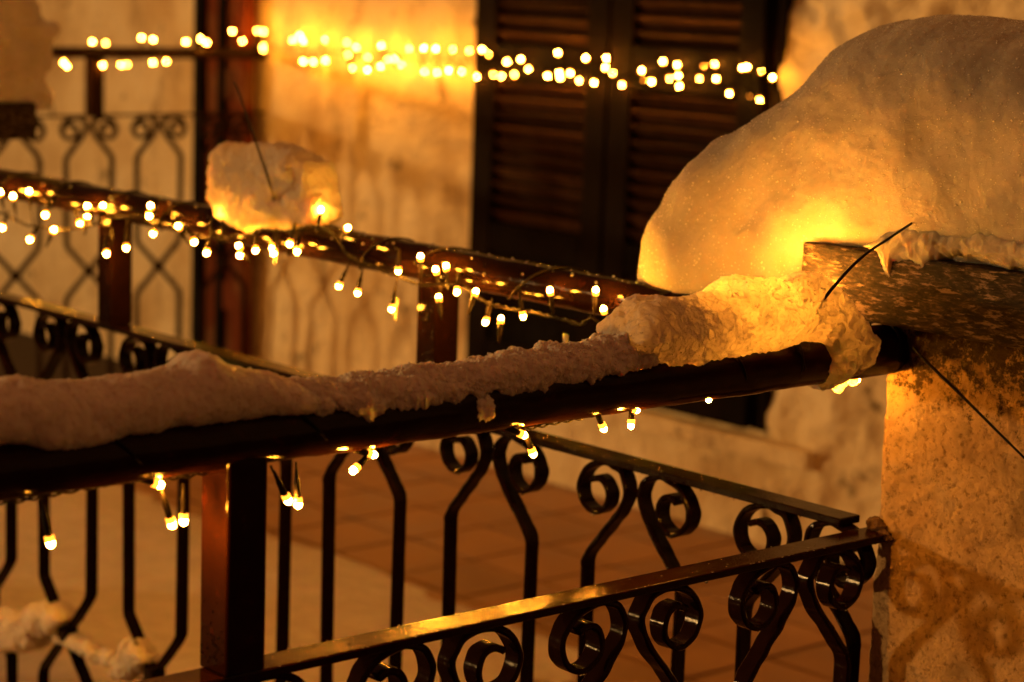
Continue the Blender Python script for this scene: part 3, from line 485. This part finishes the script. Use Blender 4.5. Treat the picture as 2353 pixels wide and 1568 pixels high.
# thin crust, left drift, front lump on the near rail
loft('snow_drift', 0, D['leftT'], D['leftB'], A_Y-.002, .0335, SNOW, 'soft snow drift with a small peak on the left end of the near rail', nu=420, nv=110, seed=3, amp=(.006, .0020, .0010), power=.9, gran=.0008)
loft('snow_crust', 0, D['thinT'], D['thinB'], A_Y-.001, .0305, SNOW_SMALL, 'thin grainy crust of old snow along the middle of the near rail', nu=520, nv=90, seed=5, amp=(.007, .006, .0034), power=.85, coarse=.03)
loft('snow_lump', 0, D['lumpT'], D['lumpB'], A_Y-.004, lambda S, t, b: .028+.018*np.clip((t-b)/.09, 0, 1), SNOW_GLOW, 'glowing snow lump slumped over the right end of the near rail', nu=480, nv=280, seed=8, amp=(.013, .0030, .0010), power=.95, gran=.0022)
lump('snow_blob', (1.2925, A_Y-.0265, 1.0635), (.010, .005, .012), SNOW_SMALL, None, 12, .6, 60); bpy.data.objects['snow_blob']['label'] = 'small ragged blob of snow stuck on the front of the near rail'; bpy.data.objects['snow_blob']['category'] = 'snow'
# big pile over the cap stone
def pile_bottom():
    T = np.array(D['pileB']); b = [tuple(q) for q in T[:3]]
    return b+[(0, 1.68, 1.10), (0, 1.64, 1.135), (0, 1.60, 1.160), (0, 1.5, 1.166), (0, .6, 1.166)]
def pile_depth(S, t, b): return .05+.125*np.clip((t-b)/.20, 0, 1)**.8
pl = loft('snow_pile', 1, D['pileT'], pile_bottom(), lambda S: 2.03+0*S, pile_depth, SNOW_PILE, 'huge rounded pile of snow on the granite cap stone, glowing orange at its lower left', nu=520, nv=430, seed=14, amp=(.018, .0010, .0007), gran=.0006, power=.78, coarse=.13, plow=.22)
# snow hanging over the front edge of the cap stone, with drips
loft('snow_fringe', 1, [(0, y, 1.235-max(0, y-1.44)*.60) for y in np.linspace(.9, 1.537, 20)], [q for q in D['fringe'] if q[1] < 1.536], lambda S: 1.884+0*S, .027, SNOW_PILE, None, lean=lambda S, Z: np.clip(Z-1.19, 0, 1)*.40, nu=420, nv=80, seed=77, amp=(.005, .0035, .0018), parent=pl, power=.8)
# cap snow on the middle rail, block shaped
loft('snow_block', 1, D['clT'], D['clB'], 1.872, lambda S, t, b: .026+.008*np.clip((t-b)/.08, 0, 1), SNOW_GLOW, 'blocky snow chunk glowing on the middle rail, a black tie end sticking out', nu=260, nv=170, seed=21, amp=(.008, .0045, .0022), power=.6, coarse=.04)
# snow on the distant pillar, with ragged side
T = [tuple(q) for q in D['p0T']]
pts = sorted(T, key=lambda q: q[0]); 
edgex = np.array([q[0] for q in D['p0T']]); edgez = np.array([q[2] for q in D['p0T']])
o = np.argsort(edgez); edgex, edgez = edgex[o], edgez[o]
nu, nv = 160, 120; Z = np.linspace(1.150, edgez.max()+.02, nu); XR = np.interp(Z, edgez, edgex)+.022; XL = np.full(nu, 1.84)
capf = np.clip((Z.max()-Z)/.05, 0, 1)**.5
a = np.linspace(0, 2*math.pi, nv, endpoint=False); ca = np.sign(np.cos(a))*np.abs(np.cos(a))**.7; sa = np.sign(np.sin(a))*np.abs(np.sin(a))**.7
V = np.stack([((XR+XL)/2)[:, None]+((XR-XL)/2*capf)[:, None]*ca, 4.17+(.13*capf)[:, None]*sa, np.repeat(Z[:, None], nv, 1)], -1).reshape(-1, 3)
V += normals(V, nu, nv, True)*(.024*fbm(V, .055, 4, 2)+.006*fbm(V, .015, 2, 3))[:, None]*1.0
F = gridfaces(nu, nv, True)
so = mobj('snow_pile', V, F, SNOW, None, True); meta(so, 'out of focus snow heap with a ragged edge on the distant pillar, top left', 'snow')
# loose crystals and crumbs on the snow surfaces
def grains(o, n, r0, r1, mat, seed, sink=.35, clump=.25):
    me = o.data; nv = len(me.vertices); nf = len(me.polygons)
    V = np.empty(nv*3); me.vertices.foreach_get('co', V); V = V.reshape(-1, 3)
    li = np.empty(len(me.loops), dtype=np.int64); me.loops.foreach_get('vertex_index', li); q = li.reshape(nf, 4)
    A, B, Cc, Dd = V[q[:, 0]], V[q[:, 1]], V[q[:, 2]], V[q[:, 3]]
    N = np.cross(Cc-A, Dd-B); ar = np.linalg.norm(N, axis=1); g = np.random.default_rng(seed)
    k = g.choice(nf, n, p=ar/ar.sum()); u, w = g.random((n, 1)), g.random((n, 1))
    P = (A[k]*(1-u)+B[k]*u)*(1-w)+(Dd[k]*(1-u)+Cc[k]*u)*w; Nn = N[k]/np.maximum(ar[k][:, None], 1e-12)
    cen = (V.max(0)+V.min(0))/2
    if np.mean(np.sum(Nn*(P-cen), 1)) < 0: Nn = -Nn
    m_ = vnoise(P, .02, seed)+.6*vnoise(P, .007, seed+3); keep = m_ > -clump-.5*g.random(n); P, Nn = P[keep], Nn[keep]; n = len(P)
    r = r0+(r1-r0)*g.random(n)**2.6; P = P-Nn*(r*sink)[:, None]
    oc = np.array([(1, 0, 0), (-1, 0, 0), (0, 1, 0), (0, -1, 0), (0, 0, 1), (0, 0, -1)], float)
    of = np.array([(0, 2, 4), (2, 1, 4), (1, 3, 4), (3, 0, 4), (2, 0, 5), (1, 2, 5), (3, 1, 5), (0, 3, 5)])
    X_ = g.normal(size=(n, 3)); X_ /= np.linalg.norm(X_, axis=1)[:, None]; Y_ = np.cross(X_, g.normal(size=(n, 3))); Y_ /= np.linalg.norm(Y_, axis=1)[:, None]; Z_ = np.cross(X_, Y_)
    sc_ = .65+.7*g.random((n, 3, 1)); R_ = np.stack([X_, Y_, Z_], 1)*sc_
    G = P[:, None, :]+r[:, None, None]*np.einsum('ij,njk->nik', oc, R_)
    F = (of[None]+6*np.arange(n)[:, None, None]).reshape(-1, 3)
    go_ = bpy.data.objects.new('snow_grains', mesh('snow_grains', G.reshape(-1, 3), F, mat)); C.objects.link(go_); go_.parent = o; go_['kind'] = 'stuff'
    return go_
OB = bpy.data.objects
GRAIN = mat_simple('snow_crystals', (.62, .56, .48), .8, spec=.2)
grains(pl, 26000, .0005, .0015, GRAIN, 1, .1, .5)
grains(OB['snow_lump'], 7000, .0005, .0015, GRAIN, 2, .1, .5); grains(OB['snow_block'], 3000, .0007, .0020, GRAIN, 3, .1, .5)
grains(OB['snow_crust'], 12000, .0006, .0018, GRAIN, 4, .1, .5); grains(OB['snow_drift'], 6000, .0005, .0014, GRAIN, 5, .1, .5)
# snow clinging to the bar crossings of the middle railing
bits = D['snowbits']
for i, lab in enumerate(('snow clump cut by the lower left frame edge, on the middle railing bars', 'rounded snow clump perched on the leftmost bar crossing', 'long snow strip lying on the wire between two bar crossings', 'snow clump leaning on the second bar crossing by the near post')):
    loft('snow_clump', 1, bits[2*i], bits[2*i+1], 1.88, (.030, .028, .014, .022)[i], SNOW_SMALL, lab, nu=120, nv=70, seed=50+i, amp=(.008, .006, .003), coarse=.03)
wireP = [(1.88+.002*math.sin(s*9), s, .303-.018*abs(math.sin(s*11))) for s in np.linspace(1.6, 4.05, 80)]
w_ = tube('garden_wire', wireP, .0022, CABLE, None, 6); meta(w_, 'thin wire threaded through the bar crossings of the middle railing', 'wire')
lump('ice_crust', (1.874, 2.105, .882), (.010, .030, .010), ICE, None, 33, .5, 40); meta(bpy.data.objects['ice_crust'], 'small crust of icy snow on the cross bar of the middle railing', 'ice')

# ------------------------------------------------------------------ light strings
def ico(r, stretch=1.0, n=1):
    import bmesh
    bm = bmesh.new(); bmesh.ops.create_icosphere(bm, subdivisions=n, radius=r)
    for v in bm.verts: v.co.z *= stretch
    bm.verts.index_update(); V = [tuple(v.co) for v in bm.verts]; F = [tuple(x.index for x in f.verts) for f in bm.faces]; bm.free(); return V, F
bv, bf = ico(.0033, 1.25, 2)
cv, cf = tube_geo([(0, 0, .0012), (0, 0, .0026), (0, 0, .0045), (0, 0, .0058)], .0038, 10, True)
def with_collar(me):
    import bmesh
    bm = bmesh.new(); bm.from_mesh(me); vs = [bm.verts.new(v) for v in cv]
    for f in cf:
        q = bm.faces.new([vs[i] for i in f]); q.material_index = 1; q.smooth = True
    bm.to_mesh(me); bm.free(); me.materials.append(COLLAR); return me
bulb_me = mesh('bulb', bv, bf, BULB, True); bulb_faint = mesh('bulb', [(x*.85, y*.85, z*.85) for x, y, z in bv], bf, BULB_FAINT, True)
bulb_in = mesh('bulb', bv, bf, BULB_IN, True); bulb_far = mesh('bulb', [(x*.85, y*.85, z*.85) for x, y, z in bv], bf, BULB_FAR, True); bulb_hot = mesh('bulb', bv, bf, BULB_HOT, True)
for b_ in (bulb_me, bulb_faint, bulb_hot, bulb_far): with_collar(b_)
sv, sf = tube_geo([(0, 0, 0), (0, 0, .004), (0, 0, .014), (0, 0, .0165), (0, 0, .026)], .0030, 8, True, lambda t: 1 if t < .6 else (.75 if t < .8 else .45))
sock_me = mesh('socket', sv, sf, CABLE, True)
def add_bulb(S, pos, root, bright=1, sock=True):
    pos, root = Vector(pos), Vector(root); d = root-pos
    if d.length < .004: d = Vector((0, 0, .02))
    q = d.normalized().to_track_quat('Z', 'X')
    b = link('bulb', (bulb_faint, bulb_me, bulb_hot, bulb_in, bulb_far)[bright], S, loc=pos); b.rotation_mode = 'QUATERNION'; b.rotation_quaternion = q
    if sock:
        s = link('socket', sock_me, S, loc=pos+d.normalized()*.0054); s.rotation_mode = 'QUATERNION'; s.rotation_quaternion = q
    if d.length > .030: return [(pos+d.normalized()*.026), root]
    return None
def cable_geo(P, r, twist=.0016, n=6):
    P = catmull(P, n); T = np.gradient(P, axis=0); T /= np.linalg.norm(T, axis=1)[:, None]; L_ = np.concatenate([[0], np.cumsum(np.linalg.norm(np.diff(P, axis=0), axis=1))])
    M = int(L_[-1]/.004)+2; s = np.linspace(0, L_[-1], M); Q = np.stack([np.interp(s, L_, P[:, k]) for k in range(3)], 1)
    Q += .0022*np.stack([vnoise(Q, .03, 61), vnoise(Q, .03, 62), vnoise(Q, .03, 63)], 1)
    T = np.gradient(Q, axis=0); T /= np.linalg.norm(T, axis=1)[:, None]; N1 = np.cross(T, [0, 0, 1.0]); N1 /= np.linalg.norm(N1, axis=1)[:, None]; N2 = np.cross(T, N1); out = []
    for ph in (0, math.pi):
        a = s/.016*2*math.pi*.5+ph; out.append(tube_geo(Q+twist*(np.cos(a)[:, None]*N1+np.sin(a)[:, None]*N2), r, 6))
    return out
def nearest(P, q): 
    P = np.asarray(P); q = np.asarray(q); best = None
    for a, b in zip(P[:-1], P[1:]):
        t = np.clip(np.dot(q-a, b-a)/max(np.dot(b-a, b-a), 1e-9), 0, 1); c = a+(b-a)*t; dd = np.linalg.norm(c-q)
        if best is None or dd < best[0]: best = (dd, c)
    return best[1]
def string(label, cable, bulbs, roots=None, wrap=None, lead=.0011):
    c0 = cable[0]; S = empty('string_lights', tuple(c0), label, 'lights')
    geos = cable_geo(cable, lead); dense = catmull(cable, 6)
    for i, b in enumerate(bulbs):
        pos = b[:3]; root = roots[i] if roots else None
        if root is None:
            root = nearest(dense, pos); root = np.array(root)+np.array([rnd.uniform(-.004, .004) for _ in range(3)])
            if np.linalg.norm(root-np.array(pos)) < .022: root = np.array(pos)+(np.array([rnd.uniform(-.6, .6), rnd.uniform(-.6, .6), rnd.choice((-1, 1))]))*.024
        e = add_bulb(S, pos, root, b[3] if len(b) > 3 else 1)
        if e is not None: geos.append(tube_geo([e[0], (e[0]+e[1])/2+Vector((0, 0, -.001)), e[1]], .0011, 5))
    if wrap: geos += wrap
    V, F = merge(geos); mobj('cable', V, F, CABLE, S, True)
    return S
def helix(axis, line, zc, r, s0, s1, turns, seed=0):
    n = int(turns*26); t = np.linspace(0, 1, n); a = t*turns*2*math.pi+seed; s = s0+(s1-s0)*t
    if axis == 0: return tube_geo(np.stack([s, line+r*np.cos(a), zc+r*np.sin(a)], 1), .0014, 6)
    return tube_geo(np.stack([line+r*np.cos(a), s, zc+r*np.sin(a)], 1), .0014, 6)
for k, p_ in enumerate(D['ice']):
    lump('icy_drip', (p_[0], p_[1]-.002, p_[2]+.002), (.0085, .008, .0075+.003*(k % 2)), SNOW_GLOW, bpy.data.objects['snow_lump'], 60+k, .55, 50)
near_b = [list(p)+[1] for p, q in D['near']]+[list(p)+[2] for p in D['hid']]+[list(p)+[3] for p in D['ice']]+[[1.862, 1.532, 1.030, 1]]+[list(p)+[3] for p in D['inl']]  # the lone bulb beside the pillar is added for orange fill on its plaster
near_r = [q for p, q in D['near']]+[(p[0], p[1]-.01, p[2]-.03) for p in D['hid']]+[(p[0]-.004, p[1], p[2]+.03) for p in D['ice']]+[(1.85, 1.535, 1.05)]+[(p[0]-.01, p[1], p[2]-.02) for p in D['inl']]
string('string of warm lights hanging under the near snowy rail', D['nearcable'], near_b, near_r, [helix(0, A_Y, 1.067, .0282, 1.60, 1.87, 3, .6), helix(0, A_Y, 1.067, .0282, .7, 1.25, 3, 2.)])
string('string of warm lights wound along the middle railing', D['midcable'], D['mid'], None, [helix(1, 1.88, 1.067, .0268, 2.35, 3.9, 9, 1.), helix(1, 1.88, 1.067, .0268, 1.75, 2.3, 2.5, 0)])
string('blurred string of lights along the distant railing, the bright wall and the shutters', D['farcable'], D['far'], None)

# ------------------------------------------------------------------ cable ties
def tie(label, P, w, ring=None):
    P = catmull(P, 5); V, F = tube_geo(P, w, 6, True, lambda t: 1-.45*t)
    geos = [(V, F)]
    if ring:
        ax, line, s, zc, r = ring; a = np.linspace(0, 2*math.pi, 40)
        Q = np.stack([s+0*a, line+r*np.cos(a), zc+r*np.sin(a)], 1) if ax == 0 else np.stack([line+r*np.cos(a), s+0*a, zc+r*np.sin(a)], 1)
        geos.append(tube_geo(Q, .0019, 6))
    o = mobj('cable_tie', V, F, TIE, None, True); meta(o, label, 'cable tie', 'black cable ties')
    if ring: mobj('loop', geos[1][0], geos[1][1], TIE, o, True)
    return o
tie('black cable tie tail sticking out of the snow lump on the near rail', D['tieR'], .0021, (0, A_Y, 1.725, 1.067, .0280))
tie('black cable tie tail rising from the snow block on the middle rail', D['tieL'], .0022, (1, 1.88, 2.79, 1.067, .0268))
tie('long black tie tail hanging down across the pillar face, its loop at the rail end', D['lead'], .0020, (0, A_Y, 1.885, 1.067, .0282))

# ------------------------------------------------------------------ wet: droplets hanging and lying on the iron, frozen crust on the middle rail
def drops(name, pts, mat, label_kind='stuff'):
    dv, df = ico(1.0, 1.0, 2); dv = np.array(dv); Vs, Fs = [], []
    for k, (p, r, st) in enumerate(pts):
        Vs.append(dv*np.array([r, r, r*st])+np.array(p)); Fs.append(np.array(df)+k*len(dv))
    o = mobj(name, np.concatenate(Vs), np.concatenate(Fs), mat, None, True); o['kind'] = 'stuff'; o['label'] = 'clear water drops clinging to the wet railing bars'; return o
pts = []
for s in np.arange(1.06, 1.89, .0032):
    if rnd.random() < .35:
        e = rnd.random(); y = A_Y+(-.018 if e < .45 else (.018 if e < .7 else rnd.uniform(-.016, .016))); pts.append(((s+rnd.uniform(-.002, .002), y, .8573), rnd.uniform(.0005, .0013), .6))
for s in np.arange(.72, 1.9, .010):
    if rnd.random() < .6: pts.append(((s, A_Y+rnd.uniform(-.016, .016), .8475), rnd.uniform(.0008, .0022), 1.2))
for s in np.arange(1.56, 3.3, .0036):
    if rnd.random() < .7: pts.append(((1.862+rnd.uniform(-.001, .002), s, .8625+rnd.uniform(-.002, .008)), rnd.uniform(.0006, .0015), 1.0))
for s in np.arange(1.9, 3.9, .02):
    a = rnd.uniform(2.2, 4.2); pts.append(((1.88+.0253*math.cos(a), s, 1.067+.0253*math.sin(a)), rnd.uniform(.0006, .0018), 1.0))
for s in np.arange(.7, 1.9, .035):
    a = rnd.uniform(4.5, 4.9); pts.append(((s, A_Y+.0266*math.cos(a), 1.067+.0266*math.sin(a)), rnd.uniform(.0008, .0024), 1.25))
for c in (1.770, 1.514, 1.266):
    for sg in (-1, 1):
        for _ in range(3): pts.append(((c+sg*.069+rnd.uniform(-.004, .004), A_Y+rnd.uniform(-.009, .009), .857-.0795), rnd.uniform(.001, .002), 1.3))
for c in (1.612, 1.882, 2.155):
    for sg in (-1, 1):
        for _ in range(3): pts.append(((1.88+rnd.uniform(-.011, .0), c+sg*.069+rnd.uniform(-.004, .004), .870-.0795), rnd.uniform(.001, .002), 1.3))
for pp in ((1.862, 3.10), (1.859, 2.27)):
    for _ in range(40): pts.append(((pp[0]-.003, pp[1]+rnd.uniform(-.015, .015), rnd.uniform(.88, 1.03)), rnd.uniform(.0006, .0016), 1.1))
for _ in range(45): pts.append(((1.0165, A_Y+rnd.uniform(-.018, .018), .865+abs(rnd.gauss(0, .02))), rnd.uniform(.0006, .0014), 1.1))
drops('water_drops', pts, WATER)
# frost grains along the top of the middle rail
fr = []
for s in np.arange(1.88, 4.0, .012):
    a = math.radians(rnd.gauss(100, 22)); r = rnd.uniform(.0007, .0020); fr.append(((1.88+.0252*math.cos(a), s, 1.067+.0252*math.sin(a)), r, rnd.uniform(.8, 1.4)))
o = drops('frost_grains', fr, ICE); o['label'] = 'grains of frozen frost along the middle top rail'
# icicles of clear ice on bulbs
for i, (p, ln) in enumerate((((1.852, 2.62, 1.045), .035), ((1.85, 1.99, 1.00), .03), ((1.852, 2.335, 1.00), .03))):
    V, F = tube_geo([(p[0], p[1], p[2]+ln*(1-t)-ln*.5) for t in np.linspace(0, 1, 8)], .0042, 8, True, lambda t: 1-.6*t); V = np.array(V); V += .0012*np.stack([vnoise(V, .007, 1), vnoise(V, .007, 2), vnoise(V, .007, 3)], 1)
    ic = mobj('icicle', V, F, ICE, None, True); meta(ic, ('short icicle on the cable just right of the glowing snow block', 'short icicle on the cable beside the big snow pile', 'short icicle on the cable above the railing post')[i], 'icicle', 'icicles on the middle railing')
